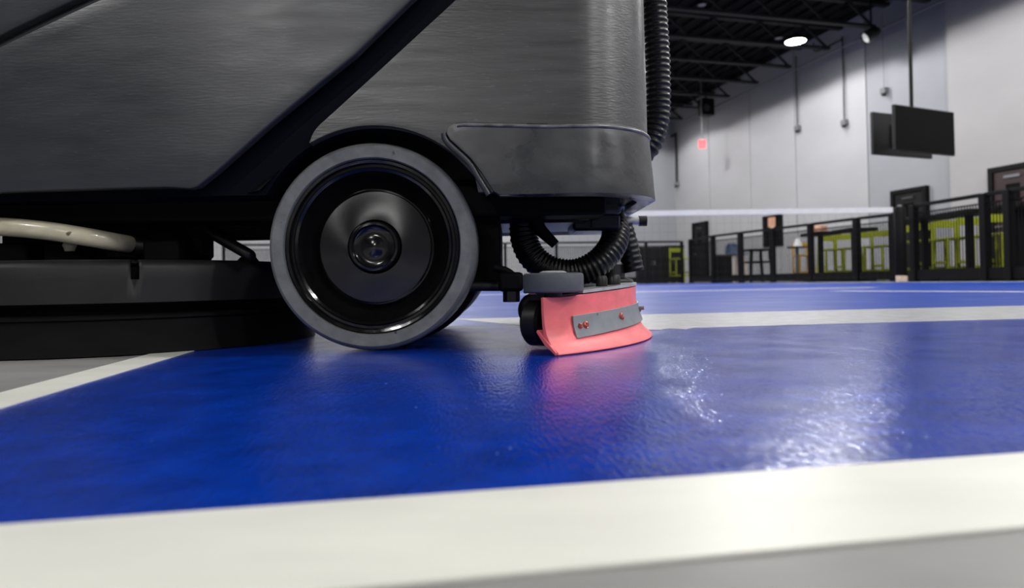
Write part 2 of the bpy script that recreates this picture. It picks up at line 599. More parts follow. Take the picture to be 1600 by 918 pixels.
LA = P(1243, 65, 17.0)
aA = (Vector((LA.x, LA.y, 0)) - HW).dot(HD)
bA = (Vector((LA.x, LA.y, 0)) - HW).dot(HN)
lamp(aA, bA, LA.z, 'lit round high-bay lamp glowing white near the pale panelled wall', None, cone=150, power=LAMP_W * 0.22, blend=0.10)
for k in (-3, -2, -1, 1):
    lamp(aA + k * 7.6, bA, LA.z, 'lit round high-bay lamp hanging along the panelled wall', 'high-bay lamps along the panelled wall', cone=150, power=LAMP_W * 0.22, blend=0.10)
for k in range(5):  # unseen row, added to brighten the right wall
    lamp(-3.75 + k * 6.1, 5.7, 5.95, 'unseen added high-bay lamp hanging over the edge of the court', 'added high-bay lamps over the edge of the court', cone=170, power=LAMP_W * 1.45, blend=0.03)
for k in range(6):  # unseen row, added for the wall's light cutoff and the machine
    lamp(-9.5 + k * 6.6, 10.2, 5.95, 'unseen added high-bay lamp hanging over the middle of the court', 'added high-bay lamps over the court', cone=174.2, blend=0.03, power=LAMP_W * 0.85)
for k in range(6):  # unseen row, added to light the scrubber's near side
    lamp(-11.5 + k * 6.6, 19.5, 5.95, 'unseen added high-bay lamp hanging over the far side of the hall', 'added high-bay lamps over the far side of the hall', cone=176.8, blend=0.02, power=LAMP_W * 0.95)
q = P(1097, 8, 15.0)
v = Vector((q.x, q.y, 0)) - HW
lamp(v.dot(HD), v.dot(HN), q.z, 'small unlit pinkish downlight hanging below the dark joists', None, lit=False, small=True)
q = P(1217, 60, 17.2)
v = Vector((q.x, q.y, 0)) - HW
lamp(v.dot(HD), v.dot(HN), q.z, 'small unlit downlight hanging beside the glowing high-bay lamp', None, lit=False, small=True)


# ------------------------------------------------------------------ the floor scrubber
YS = 0.855                        # near side of its body
YC = 1.13                         # its centre line
root = thing('floor_scrubber', 'dark grey floor scrubber with black wheel and pink rear squeegee on wet blue court', 'floor scrubber', (-0.2, YC, 0))
RR = 0.10
XR = 0.1915                       # rear face
XC = XR - RR


def plan(u, off=0.0):
    """outline of the body seen from above: u = x along the flat side, then arc length round the rear"""
    r = RR + off
    q = RR * PI / 2
    back = 2 * (YC - (YS + RR))
    if u <= XC:
        bulge = 0.22 * max(0.0, -0.35 - u) ** 2
        return Vector((u, YS + bulge - off))
    u2 = u - XC
    if u2 <= q:
        a = u2 / RR
        return Vector((XC + r * math.sin(a), YS + RR - r * math.cos(a)))
    u2 -= q
    if u2 <= back:
        return Vector((XR + off, YS + RR + u2))
    u2 -= back
    a = min(u2 / RR, PI / 2)
    yb = 2 * YC - YS - RR
    if u2 <= q:
        return Vector((XC + r * math.cos(a), yb + r * math.sin(a)))
    return Vector((XC - (u2 - q), 2 * YC - YS + off))


UEND = XC + RR * PI + 2 * (YC - (YS + RR))
TOPZ = 0.66


def body_pt(u, z, off=0.0):
    p = plan(u, off)
    lean = 0.05 * max(0.0, z - 0.22) ** 1.2
    if p.y < YC:
        p = Vector((p.x, p.y + lean))
    return Vector((p.x, p.y, z))


def XZ(pts, Y=YS):
    return [(P(px, py, Y).x, P(px, py, Y).z) for px, py in pts]


def sheet(us, lo, hi, off=0.0, rows=8):
    m = MB()
    n = len(us)
    vs, fs = [], []
    for u in us:
        a, b = lo(u), hi(u)
        b = max(a, b)
        for r in range(rows + 1):
            z = a + (b - a) * r / rows
            o = off(u, r / rows) if callable(off) else off
            vs.append(body_pt(u, z, o))
    R = rows + 1
    for i in range(n - 1):
        for r in range(rows):
            fs.append((i * R + r, (i + 1) * R + r, (i + 1) * R + r + 1, i * R + r + 1))
    return m.add(vs, fs)


def frange(a, b, n):
    return [a + (b - a) * i / n for i in range(n + 1)]


WC = P(581, 384, 0.873)           # wheel centre, near face
SC = 0.855 / F
ARCH_R = 195 * SC
AC = P(584, 389, YS)
# diagonal recess edges, wheel-arch edge, lower edges (x, z)
dl = XZ([(306, 297), (318, 294), (345, 273), (433, 194), (500, 138), (556, 92), (648, 0), (700, -58), (800, -180), (900, -300)])
dr = XZ([(483, 222), (489, 206), (498, 195), (520, 175), (589, 111), (640, 63), (707, 0), (760, -55), (880, -190), (980, -300)])
ZB = P(150, 297, YS).z
ZB2 = P(800, 299, YS).z


def arch(u):
    d = ARCH_R ** 2 - (u - AC.x) ** 2
    return AC.z + math.sqrt(d) if d > 0 else -1


sl = XZ([(-200, 149), (0, 66), (158, 0), (400, -101), (700, -226)])     # seam of the upper tank, lower edge
su = XZ([(-200, 128), (0, 45), (108, 0), (400, -121), (700, -246)])

# front panel
xs = sorted(set(frange(-0.98, dl[0][0], 20) + [p[0] for p in dl] + frange(dl[0][0], dl[-2][0], 40)))
o = sheet(xs, lambda u: ZB if u < dl[0][0] else min(lerp_poly(dl, u), lerp_poly(sl, u)), lambda u: min(lerp_poly(sl, u), TOPZ), 0.0, 10)
o.build('front_panel', 'body_smooth', root, weld=True, solid=0.016, bevel=0.005, bseg=3, smooth=50)
# seam trim, a ledge sloping up to the tank above
us = frange(-0.98, 0.0, 30)
o = sheet(us, lambda u: min(lerp_poly(sl, u) + 0.001, TOPZ), lambda u: min(lerp_poly(su, u) - 0.002, TOPZ), lambda u, r: -0.001 - 0.007 * r, 3)
o.build('seam_trim', 'body_smooth', root, weld=True, solid=0.01, smooth=50)
o = sheet(us, lambda u: min(lerp_poly(su, u) - 0.003, TOPZ), lambda u: TOPZ, -0.002, 5)
o.build('upper_tank', 'body_smooth', root, weld=True, solid=0.02, bevel=0.004, bseg=3, smooth=50)

# rear panel, wraps round the back
x_arch_r = P(747, 290, YS).x
xs = sorted(set(frange(dr[0][0], dr[-1][0], 40) + frange(dr[0][0], x_arch_r, 60) + frange(dr[0][0], XC, 30)))
xs = [u for u in xs if u <= XC] + frange(XC, XC + RR * PI / 2, 18)[1:]
tail = frange(XC + RR * PI / 2, UEND, 30)[1:]


def rlo(u):
    if u < x_arch_r:
        return max(arch(u), ZB2)
    return ZB2


def rhi(u):
    if u < dr[-1][0]:
        return min(lerp_poly(dr, u), TOPZ)
    return TOPZ


o = sheet(xs + tail, rlo, rhi, 0.0, 12)
o.build('rear_panel', 'body_grey', root, weld=True, solid=0.016, bevel=0.004, bseg=3, smooth=50)

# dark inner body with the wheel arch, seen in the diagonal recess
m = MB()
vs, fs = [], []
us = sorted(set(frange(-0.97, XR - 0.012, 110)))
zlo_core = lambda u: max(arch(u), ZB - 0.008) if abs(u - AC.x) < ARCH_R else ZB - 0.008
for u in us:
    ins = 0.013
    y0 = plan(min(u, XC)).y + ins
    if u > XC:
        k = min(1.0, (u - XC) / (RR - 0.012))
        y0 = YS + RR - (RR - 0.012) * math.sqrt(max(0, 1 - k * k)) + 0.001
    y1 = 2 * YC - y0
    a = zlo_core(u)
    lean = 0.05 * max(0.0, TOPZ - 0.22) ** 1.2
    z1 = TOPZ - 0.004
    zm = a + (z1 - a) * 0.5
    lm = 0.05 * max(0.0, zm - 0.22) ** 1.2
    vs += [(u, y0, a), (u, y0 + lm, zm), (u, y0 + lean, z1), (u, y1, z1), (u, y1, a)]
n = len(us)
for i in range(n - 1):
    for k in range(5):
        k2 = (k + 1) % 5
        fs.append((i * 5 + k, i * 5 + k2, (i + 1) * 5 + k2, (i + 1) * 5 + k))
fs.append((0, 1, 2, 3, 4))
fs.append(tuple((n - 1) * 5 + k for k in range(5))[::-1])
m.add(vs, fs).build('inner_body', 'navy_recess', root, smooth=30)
# small facet where the recess runs into the arch
q0, q1, q2 = P(380, 300, YS), P(404, 296, YS), P(432, 262, YS)
m = MB()
m.add([q0 + Vector((0, 0.012, 0)), q1 + Vector((0, 0.004, 0)), q2 + Vector((0, 0.012, 0)),
       q0 + Vector((0, 0.03, 0)), q1 + Vector((0, 0.03, 0)), q2 + Vector((0, 0.03, 0))], [(0, 1, 2), (3, 5, 4), (0, 3, 4, 1), (1, 4, 5, 2), (2, 5, 3, 0)])
m.build('arch_facet', 'black_plastic', root, smooth=0)

# bumper round the rear
bt = XZ([(697, 207), (700, 197), (708, 191), (722, 189), (850, 191)], YS - 0.012)
blw = XZ([(697, 207), (703, 217), (735, 246), (752, 268), (772, 299), (780, 301)], YS - 0.012)
zt = bt[-1][1]
zb = blw[-1][1] - 0.002
us = sorted(set([p[0] for p in bt] + [p[0] for p in blw] + frange(bt[0][0], XC, 26))) + frange(XC, XC + RR * PI / 2, 20)[1:] + frange(XC + RR * PI / 2, UEND, 24)[1:]


def boff(u, r):
    s = max(0.0, min(1.0, (u - XC + 0.08) / 0.2))
    return 0.010 - 0.008 * s + 0.007 * s * (1 - r)


us = [u for u in us if u < UEND - 0.01]
o = sheet(us, lambda u: lerp_poly(blw, u) if u < blw[-1][0] else zb, lambda u: lerp_poly(bt, u) if u < bt[-1][0] else zt, boff, 6)
bump = o.build('bumper', 'bumper_grey', root, weld=True, solid=0.026, bevel=0.009, bseg=4, smooth=50)
# raised rim along the bumper's top edge
us2 = [u for u in us if u > bt[2][0]]
m = MB().tube([body_pt(u, (lerp_poly(bt, u) if u < bt[-1][0] else zt) - 0.004, boff(u, 1.0) + 0.0002) for u in us2], 0.0022, 8)
m.build('bumper_rim', 'scuffed_edge', bump, smooth=60)
# flange in front of the bumper, running down to the arch
fp = [P(px, py, YS - 0.004) for px, py in ((694, 208), (699, 222), (733, 254), (748, 278), (764, 304))]
MB().tube(spline(fp, 6), 0.004, 10).build('flange', 'body_smooth', bump, smooth=60)

# glossy underside of the bumper
pp = []
for u in [v for v in us if v > blw[-1][0]]:
    b = body_pt(u, zb + 0.004, 0.004)
    pp.append((b.x, b.y))
MB().poly(pp, zb + 0.003, zb + 0.010).build('underside', 'rim_gloss', root, smooth=0)


# wheels
def wheel(yf, sgn, name='wheel'):
    """yf: depth of the outer face, sgn: direction from the outer face to the inside"""
    c = Vector((WC.x, yf, WC.z))
    ax = (0, sgn, 0)
    R = WC.z - 0.0016
    k = R / 165.0
    rim = MB().lathe([(139 * k, 0.006), (137 * k, 0.003), (133 * k, 0.004), (131 * k, 0.010), (127 * k, 0.010), (125 * k, 0.004 + .004), (121 * k, 0.010),
                      (112 * k, 0.028), (98 * k, 0.040), (94 * k, 0.041), (93 * k, 0.036), (60 * k, 0.034), (20 * k, 0.034), (0.0, 0.034),
                      (0.0, 0.06), (139 * k, 0.06)], c, ax, 96)
    rim = rim.build(name, 'rim_gloss', root, smooth=35, origin=c)
    MB().lathe([(139.5 * k, 0.002), (141 * k, 0.0), (158 * k, -0.001), (162 * k, 0.002), (165 * k, 0.008), (165 * k, 0.078), (160 * k, 0.084), (139.5 * k, 0.084)], c, ax, 96, close=True).build('tyre', 'tyre_grey', rim, smooth=35)
    MB().lathe([(91 * k, 0.037), (91.5 * k, 0.026), (89.5 * k, 0.0235), (60 * k, 0.020), (44 * k, 0.019), (42 * k, 0.030)], c, ax, 96).build('hub_disc', 'spun_black', rim, smooth=30)
    MB().lathe([(42 * k, 0.026), (41 * k, 0.014), (38.5 * k, 0.011), (35 * k, 0.0105), (32.5 * k, 0.014), (27 * k, 0.016), (14 * k, 0.0155), (12 * k, 0.0145), (0, 0.014)], c, ax, 64).build('hub_cap', 'rim_gloss', rim, smooth=30)
    return rim


wheel(0.873, 1)
wheel(2 * YC - 0.873, -1)
MB().cyl((WC.x, 0.93, WC.z), (WC.x, 2 * YC - 0.93, WC.z), 0.022).build('axle', 'black_matte', root)
# twin inner tyre edge seen low behind the wheel
MB().lathe([(0.06, 0), (0.122, 0.0), (0.126, 0.006), (0.126, 0.03), (0.122, 0.036), (0.06, 0.036)], (WC.x + 0.012, 0.985, 0.1276), (0, 1, 0), 64, close=True).build('inner_tyre', 'black_matte', root)

# chassis under the body
zc = P(370, 345, 0.93).z
MB().box((-0.30, YC, (zc + ZB + 0.01) / 2), (0.86, 0.40, ZB + 0.01 - zc), None).build('chassis', 'black_matte', root, bevel=0.004)
m = MB()
za, zb_ = P(380, 373, 1.0).z, P(380, 349, 1.0).z
m.box((-0.33, 1.02, (za + zb_) / 2), (0.50, 0.04, zb_ - za))
m.build('frame_rail', 'black_matte', root, bevel=0.003)
a, b = P(738, 300, 0.95), P(783, 441, 0.95)
MB().box(((a.x + b.x) / 2 - 0.03, 1.07, (a.z + b.z) / 2 + 0.01), (b.x - a.x + 0.06, 0.22, a.z - b.z + 0.02)).build('squeegee_hanger', 'black_matte', root, bevel=0.004)
a, b = P(760, 300, 0.99), P(925, 346, 0.99)
MB().box(((a.x + b.x) / 2 - 0.03, 1.09, (a.z + b.z) / 2 + 0.005), (b.x - a.x + 0.06, 0.2, a.z - b.z + 0.01)).build('drain_tray', 'black_plastic', root, bevel=0.01)
a, b = P(915, 306, 1.0), P(972, 334, 1.0)
MB().box(((a.x + b.x) / 2, 1.05, (a.z + b.z) / 2), (b.x - a.x, 0.1, a.z - b.z)).build('hose_socket', 'black_plastic', root, bevel=0.006)
a, b = P(895, 334, 1.02), P(970, 359, 1.02)
MB().box(((a.x + b.x) / 2, 1.07, (a.z + b.z) / 2), (b.x - a.x, 0.1, a.z - b.z)).build('socket_base', 'black_plastic', root, bevel=0.005)
a, b = P(924, 335, 1.01), P(969, 355, 1.01)
MB().box(((a.x + b.x) / 2, 1.02, (a.z + b.z) / 2), (b.x - a.x, 0.012, a.z - b.z)).build('socket_plate', 'deck_grey', root, bevel=0.002)
a = P(970, 345, 1.12)
b = P(999, 345, 1.12)
c = P(1010, 345, 1.12)
pin = MB().cyl(a, b, 0.0075, 16).build('latch_pin', 'zinc', root)
MB().cyl(b - Vector((.001, 0, 0)), c, 0.0088, 16).build('pin_cap', 'black_plastic', pin)
# hook pointing down behind the squeegee hose
MB().tube([P(832, 335, 1.0), P(845, 360, 1.0), P(868, 382, 1.0)], [0.011, 0.0095, 0.007], 14).build('drain_spout', 'black_matte', root)

a, b = P(9, 330, 1.0), P(322, 400, 1.0)
MB().box(((a.x + b.x) / 2, 1.01, (0.129 + a.z) / 2), (b.x - a.x, 0.04, a.z - 0.129)).build('deck_lift', 'black_matte', root, bevel=0.004)
# round scrub deck in front
DC = Vector((-0.63, YC))
DR = 0.284
m = MB()
prof = [(DR - 0.008, 0.066), (DR, 0.068), (DR, 0.072), (DR, 0.098), (DR, 0.113), (DR - 0.002, 0.119), (DR - 0.008, 0.1235), (DR - 0.02, 0.1245), (DR - 0.07, 0.1255), (0.06, 0.128), (0.0, 0.128)]
seg = 360
for k in range(seg):
    a = 2 * PI * k / seg
    m.v += [Vector((DC.x + r * math.cos(a), DC.y + r * math.sin(a), z)) for r, z in prof]
npf = len(prof)
sp = P(203, 420, 0.87)
sa = math.atan2(-math.sqrt(DR ** 2 - (sp.x - DC.x) ** 2), sp.x - DC.x) % (2 * PI)
for k in range(seg):
    am = 2 * PI * (k + 0.5) / seg
    for i in range(npf - 1):
        notch = abs(am - sa) < 0.020 and i >= 3 and i < 8
        if not notch:
            m.f.append((k * npf + i, ((k + 1) % seg) * npf + i, ((k + 1) % seg) * npf + i + 1, k * npf + i + 1))
deck = m.build('scrub_deck', 'deck_grey', root, smooth=40, solid=0.007, weld=True)
MB().lathe([(0, 0.05), (DR - 0.03, 0.05), (DR - 0.03, 0.115), (0, 0.115)], (DC.x, DC.y, 0), (0, 0, 1), 64).build('pad_driver', 'black_matte', deck)
MB().lathe([(DR - 0.03, 0.0535), (DR + 0.004, 0.0525), (DR + 0.0065, 0.0505), (DR + 0.0065, 0.0475), (DR + 0.002, 0.0455), (DR + 0.0035, 0.022), (DR + 0.0075, 0.0015), (DR + 0.001, 0.0015), (DR - 0.006, 0.04), (DR - 0.03, 0.045)],
           (DC.x, DC.y, 0), (0, 0, 1), 128, close=True).build('splash_skirt', 'skirt_black', deck, smooth=40)
for (px, py, Yd) in ((30, 392, 0.96), (110, 388, 0.96), (262, 385, 0.95)):
    q = P(px, py, Yd)
    MB().box((q.x, q.y, 0.137), (0.05, 0.04, 0.03)).build('deck_bracket', 'black_matte', deck, bevel=0.004)
q = P(255, 372, 0.98)
MB().lathe([(0, 0.0), (0.05, 0.0), (0.052, 0.004), (0.046, 0.02), (0.03, 0.06), (0, 0.06)], (q.x, q.y + 0.03, 0.125), (0, 0, 1), 32).build('motor_hub', 'black_matte', deck)
# cream water hose
hp = [P(px, py, Y) for px, py, Y in ((-260, 352, 1.02), (-120, 350, 0.95), (0, 354, 0.905), (70, 360, 0.895), (130, 369, 0.90), (175, 377, 0.92), (205, 382, 0.96))]
hose = MB().tube(spline(hp, 10), 0.0122, 20).build('water_hose', 'cream_hose', root, smooth=60)
MB().tube([hp[-1] + Vector((-0.012, -0.006, 0.002)), hp[-1] + Vector((0.018, 0.01, -0.004))], 0.0145, 20).build('hose_collar', 'black_plastic', hose)
q = P(113, 383, 0.93)
MB().lathe([(0, -0.008), (0.006, -0.008), (0.009, 0), (0.006, 0.008), (0, 0.008)], P(109, 383, 0.93), (0, 0, 1), 16).build('hose_clip', 'cream_hose', hose)
# bent black lift rod beside the deck
MB().tube(spline([P(318, 352, 1.0), P(335, 366, 0.99), P(362, 382, 0.985), P(388, 397, 0.985), P(391, 401, 0.99)], 6), 0.0082, 16).build('lift_rod', 'black_plastic', root)
MB().tube(spline([P(325, 360, 1.01), P(342, 365, 1.005), P(372, 388, 1.0)], 6), 0.007, 12).build('rod_boot', 'black_matte', root)
q = P(388, 413, 1.02)
MB().lathe([(0, -0.016), (0.012, -0.014), (0.016, 0), (0.012, 0.014), (0, 0.016)], q, (0, 1, 0), 20).build('pivot_boss', 'black_matte', root)

# corrugated hoses
hz = [P(1018, -420, 1.2), P(1020, -120, 1.2), P(1022, 0, 1.2), P(1027, 90, 1.2), P(1028, 160, 1.2), P(1024, 200, 1.2), P(1010, 232, 1.2), P(985, 250, 1.2)]
corrugated(hz, 0.0225, 0.0102, 0.10, 24).build('recovery_hose', 'corrugated', root, smooth=60)
hz = [P(px, py, Y) for px, py, Y in ((820, 300, 1.02), (818, 335, 1.02), (819, 372, 1.02), (833, 402, 1.02), (862, 422, 1.02), (898, 426, 1.02), (932, 412, 1.02), (955, 387, 1.03), (962, 362, 1.05), (955, 340, 1.07))]
corrugated(hz, 0.0215, 0.0068, 0.07, 24).build('vacuum_hose', 'corrugated', root, smooth=60)
hz = [P(972, 352, 1.1), P(980, 380, 1.1), P(986, 405, 1.1), P(990, 425, 1.1)]
corrugated(hz, 0.0175, 0.009, 0.06, 20).build('suction_hose', 'corrugated', root, smooth=60)

# squeegee
SX = -0.2367
SCN = (SX, YC)
A1 = math.radians(51)
lift = lambda a: 0.010 * max(0.0, 1 - (a / math.radians(47)) ** 2)
R0 = 0.434
sq = MB().sweep_arc([(R0 - 0.060, 0.062), (R0 - 0.006, 0.062), (R0 - 0.006, 0.0695), (R0 - 0.060, 0.0695)], SCN, -math.radians(46), math.radians(46), 60, lift)
sq.sweep_arc([(R0 - 0.014, 0.03), (R0 - 0.0055, 0.03), (R0 - 0.0055, 0.064), (R0 - 0.014, 0.064)], SCN, -math.radians(46), math.radians(46), 60, lift)
sq = sq.build('squeegee', 'black_plastic', root, smooth=40)
bladep = [(R0, 0.0672, 1), (R0 - 0.0005, 0.052, .9), (R0 + 0.0006, 0.036, .7), (R0 + 0.004, 0.023, .4), (R0 + 0.011, 0.012, .2), (R0 + 0.0225, 0.0045, 0), (R0 + 0.0235, 0.0020, 0), (R0 + 0.0215, 0.0014, 0),
          (R0 + 0.007, 0.0075, .1), (R0 - 0.001, 0.018, .3), (R0 - 0.004, 0.033, .6), (R0 - 0.0052, 0.05, .9), (R0 - 0.0055, 0.0672, 1)]
bld = MB().sweep_arc(bladep, SCN, -A1, A1, 80, lift).build('blade', 'pink_rubber', sq, smooth=50, bevel=0.0008)
bld['label'] = 'pink rubber squeegee blade'
MB().sweep_arc([(R0 - 0.013, 0.0265), (R0 - 0.011, 0.0295), (R0 + 0.004, 0.0175), (R0 + 0.021, 0.0045), (R0 + 0.020, 0.0012), (R0 + 0.001, 0.0125)], SCN, -A1 - 0.004, A1 + 0.004, 80).build('lower_lip', 'pink_rubber', sq, smooth=50, bevel=0.0006)
MB().sweep_arc([(R0 - 0.03, 0.0688), (R0 + 0.0012, 0.0688), (R0 + 0.0012, 0.0725), (R0 - 0.03, 0.0725)], SCN, -math.radians(42), math.radians(42), 60, lift).build('top_plate', 'zinc', sq, smooth=40)
strap = MB().sweep_arc([(R0 + 0.0012, 0.0430, 1), (R0 + 0.0032, 0.0430, 1), (R0 + 0.0045, 0.030, 1), (R0 + 0.0095, 0.0165, 1), (R0 + 0.0075, 0.0165, 1), (R0 + 0.0022, 0.030, 1)], SCN, -math.radians(45), math.radians(45), 70, lift).build('steel_strap', 'steel_strap', sq, smooth=50, bevel=0.0003)


def arc_pt(adeg, r, z):
    a = math.radians(adeg)
    return Vector((SX + r * math.cos(a), YC + r * math.sin(a), z + lift(a))), Vector((math.cos(a), math.sin(a), 0))


for (adeg, z, rad) in ((-43.6, 0.030, 0.0036), (-42.1, 0.030, 0.0048), (-29.8, 0.0325, 0.0042), (-29.2, 0.0295, 0.0028), (-10, 0.031, 0.0042), (10, 0.031, 0.0042), (30, 0.031, 0.0042), (43, 0.031, 0.0042)):
    p, nrm = arc_pt(adeg, R0 + 0.0042, z)
    s = MB().lathe([(0, 0.0035), (rad * 0.5, 0.0034), (rad * 0.62, 0.0022), (rad * 0.75, 0.0030), (rad, 0.0018), (rad, -0.002), (0, -0.002)], p, nrm, 6 if rad < 0.004 else 10)
    s.build('screw', 'screw_copper', strap, smooth=30)
p, nrm = arc_pt(-12, R0 + 0.004, 0.034)
MB().tube([p, p + nrm * 0.008], 0.003, 10).build('bolt', 'metal_grey', strap)
# guide roller on the squeegee's end
rc = Vector((0.0495, 0.823, 0))
rol = MB().lathe([(0.010, 0.0725), (0.0345, 0.0725), (0.0362, 0.0740), (0.0365, 0.0765), (0.0365, 0.0925), (0.0358, 0.0945), (0.0335, 0.0958), (0.010, 0.0958)], rc, (0, 0, 1), 64, close=True).build('guide_roller', 'roller_grey', sq, smooth=35)
MB().lathe([(0, 0.092), (0.0165, 0.092), (0.0160, 0.0972), (0.012, 0.0985), (0.007, 0.0985), (0.006, 0.0975), (0, 0.0975)], rc, (0, 0, 1), 40).build('roller_hub', 'roller_hub', rol, smooth=35)
MB().cyl(rc + Vector((0, 0, 0.055)), rc + Vector((0, 0, 0.0735)), 0.011, 24).build('roller_spindle', 'black_plastic', rol)
# castors under the squeegee's end
for (px, py, Yd, r, tilt) in ((842, 503, 0.875, 0.0300, 0.55), (836, 484, 0.93, 0.022, 0.9)):
    q = P(px, py, Yd)
    ax = Vector((math.cos(tilt), -math.sin(tilt), 0))
    cas = MB().lathe([(0, -0.012), (r * 0.45, -0.013), (r * 0.5, -0.008), (r * 0.8, -0.008), (r * 0.9, -0.0125), (r, -0.009), (r, 0.009), (r * 0.9, 0.0125), (0, 0.0125)], (q.x, q.y, max(q.z, r + 0.0012)), ax, 40)
    cas = cas.build('castor_wheel', 'black_plastic', sq, smooth=35)
    MB().box((q.x + 0.006, q.y - 0.0, max(q.z, r) + 0.014), (0.010, 0.03, 0.036)).build('castor_fork', 'black_matte', cas, bevel=0.003)
# suction port
p, nrm = arc_pt(-4, R0 - 0.036, 0.0715)
MB().lathe([(0, 0.0), (0.034, 0.0), (0.035, 0.003), (0.033, 0.006), (0.022, 0.009), (0.0205, 0.030), (0, 0.030)], p, (0, 0, 1), 40).build('suction_port', 'black_plastic', sq, smooth=35)
for (adeg, rr, r) in ((-24, 0.02, 0.011), (-31, 0.018, 0.008), (9, 0.018, 0.011)):
    p, nrm = arc_pt(adeg, R0 - rr, 0.0725)
    MB().lathe([(0, 0.014), (r * 0.8, 0.014), (r, 0.010), (r, 0), (0, 0)], p, (0, 0, 1), 20).build('clamp_knob', 'black_plastic', sq, smooth=35)
# arm that tows the squeegee
m = MB().tube([P(700, 447, 0.95), P(785, 447, 0.95)], 0.0068, 14)
m.build('tow_bar', 'deck_grey', root)
a = P(798, 440, 0.93)
j = MB().box((a.x, a.y, a.z), (0.034, 0.03, 0.026)).build('tow_joint', 'black_matte', root, bevel=0.005)
a = P(799, 460, 0.93)
MB().cyl(a + Vector((0, 0, 0.012)), a - Vector((0, 0, 0.010)), 0.0115, 6).build('joint_nut', 'black_plastic', j)
MB().tube(spline([P(772, 418, 0.93), P(790, 422, 0.93), P(805, 432, 0.93)], 6), 0.005, 10).build('joint_cable', 'black_matte', j)

# ------------------------------------------------------------------ net across the court
YN = 9.85
nl = Vector((-7.2, YN - 0.35, 0))
nrp = P(1403, 440, YN)
nr = Vector((nrp.x, YN, 0))
zt_ = P(1200, 331, YN).z
net = thing('court_net', 'white-taped court net stretched across the blue court from a black post', 'net', (nr + nl) / 2)
MB().bar(nl + Vector((0, 0, zt_)), nr + Vector((-0.05, 0, zt_)), 0.015, 0.075).build('net_tape', 'tape_white', net, smooth=0)
m = MB()
for i in range(9):
    z = 0.08 + i * 0.115
    m.bar(nl + Vector((0, 0, z)), nr + Vector((-0.06, 0, z)), 0.0012)
for i in range(110):
    p = nl.lerp(nr, (i + 0.4) / 110)
    m.bar(p + Vector((0, 0, 0.05)), p + Vector((0, 0, zt_)), 0.0012)
stuff(m.build('net_mesh', 'wire_grey', net, smooth=0))


def net_post(x, y, lab):
    t = thing('net_post', lab, 'post', (x, y, 0))
    MB().lathe([(0, 0.0), (0.075, 0.0), (0.08, 0.02), (0.08, zt_ + 0.0), (0.065, zt_ + 0.04), (0, zt_ + 0.045)], (x, y, 0.001), (0, 0, 1), 20).build('padded_sleeve', 'fence_black', t)
    MB().lathe([(0, 0.0), (0.092, 0.0), (0.092, 0.015), (0.086, 0.025), (0, 0.025)], (x, y, 0.001), (0, 0, 1), 20).build('base', 'fence_black', t)
    MB().box((x, y, zt_ + 0.055), (0.05, 0.03, 0.03)).build('tension_cap', 'metal_grey', t, bevel=0.005)


net_post(nr.x + 0.05, nr.y, 'black padded net post beside the barrier, with a beige block at its foot')
net_post(nl.x - 0.12, nl.y, 'black padded net post on the far side of the court behind the scrubber')
q = P(1409, 436, 9.6)
tag(MB().box((q.x, 9.6, 0.045), (0.12, 0.1, 0.085)).build('block', 'beige', bevel=0.008, origin=(q.x, 9.6, 0.002)), 'small beige block standing at the foot of the black net post', 'block')


# ------------------------------------------------------------------ barriers
def G(px, d):
    return Vector(((px - 800) / F * d, d, 0))


def barrier(label, pts, h=1.07, bar_gap=0.045, bar_w=0.0095, post=0.095, thin=False):
    t = thing('barrier_fence', label, 'fence', pts[0])
    for i, p in enumerate(pts):
        d = (pts[min(i + 1, len(pts) - 1)] - pts[max(i - 1, 0)]).normalized()
        M = Matrix((d, Vector((-d.y, d.x, 0)), Vector((0, 0, 1)))).transposed()
        MB().box((p.x, p.y, h / 2 - 0.005), (post, post, h), M).build('post', 'fence_black', t, bevel=0.008, smooth=0)
    for a, b in zip(pts, pts[1:]):
        d = (b - a).normalized()
        p0, p1 = a + d * post * 0.4, b - d * post * 0.4
        up = lambda z: Vector((0, 0, z))
        MB().bar(p0 + up(h - 0.02), p1 + up(h - 0.02), 0.06, 0.045).build('top_rail', 'fence_black', t, smooth=0, bevel=0.004)
        MB().bar(p0 + up(h - 0.125), p1 + up(h - 0.125), 0.02, 0.018).build('sub_rail', 'fence_black', t, smooth=0)
        MB().bar(p0 + up(0.10), p1 + up(0.10), 0.05, 0.14).build('kick_rail', 'fence_black', t, smooth=0)
        m = MB()
        L = (p1 - p0).length
        n = max(2, int(L / bar_gap))
        for k in range(1, n):
            q = p0 + d * (L * k / n)
            m.bar(q + up(0.16), q + up(h - 0.12), bar_w)
        stuff(m.build('wire_infill', 'fence_black', t, smooth=0))
    return t


run1 = [G(1080, 16.6), G(1115, 15.3), G(1158, 14.35), G(1208, 13.4), G(1268, 12.4), G(1340, 11.35), G(1397, 10.7)]
barrier('long black railing with wire infill beside the court, ending at the net post', run1)
run2 = [G(1430, 9.45), G(1541, 8.25), G(1579, 7.9), G(1700, 6.95), G(1880, 5.9)]
barrier('tall-looking black railing section with wire infill in front of lime green stools', run2)
barrier('dark railing closing the far end of the court behind the scrubber', [G(1066, 17.3), G(1010, 17.15), G(945, 17.0), G(870, 16.8), G(790, 16.6), G(700, 16.4), G(600, 16.1), G(480, 15.8), G(350, 15.4)], bar_gap=0.05, bar_w=0.017, post=0.07)


# ------------------------------------------------------------------ furniture behind the barrier
def frame_at(p, rz):
    return lambda x, y, z: Vector((p.x + x * math.cos(rz) - y * math.sin(rz), p.y + x * math.sin(rz) + y * math.cos(rz), z))


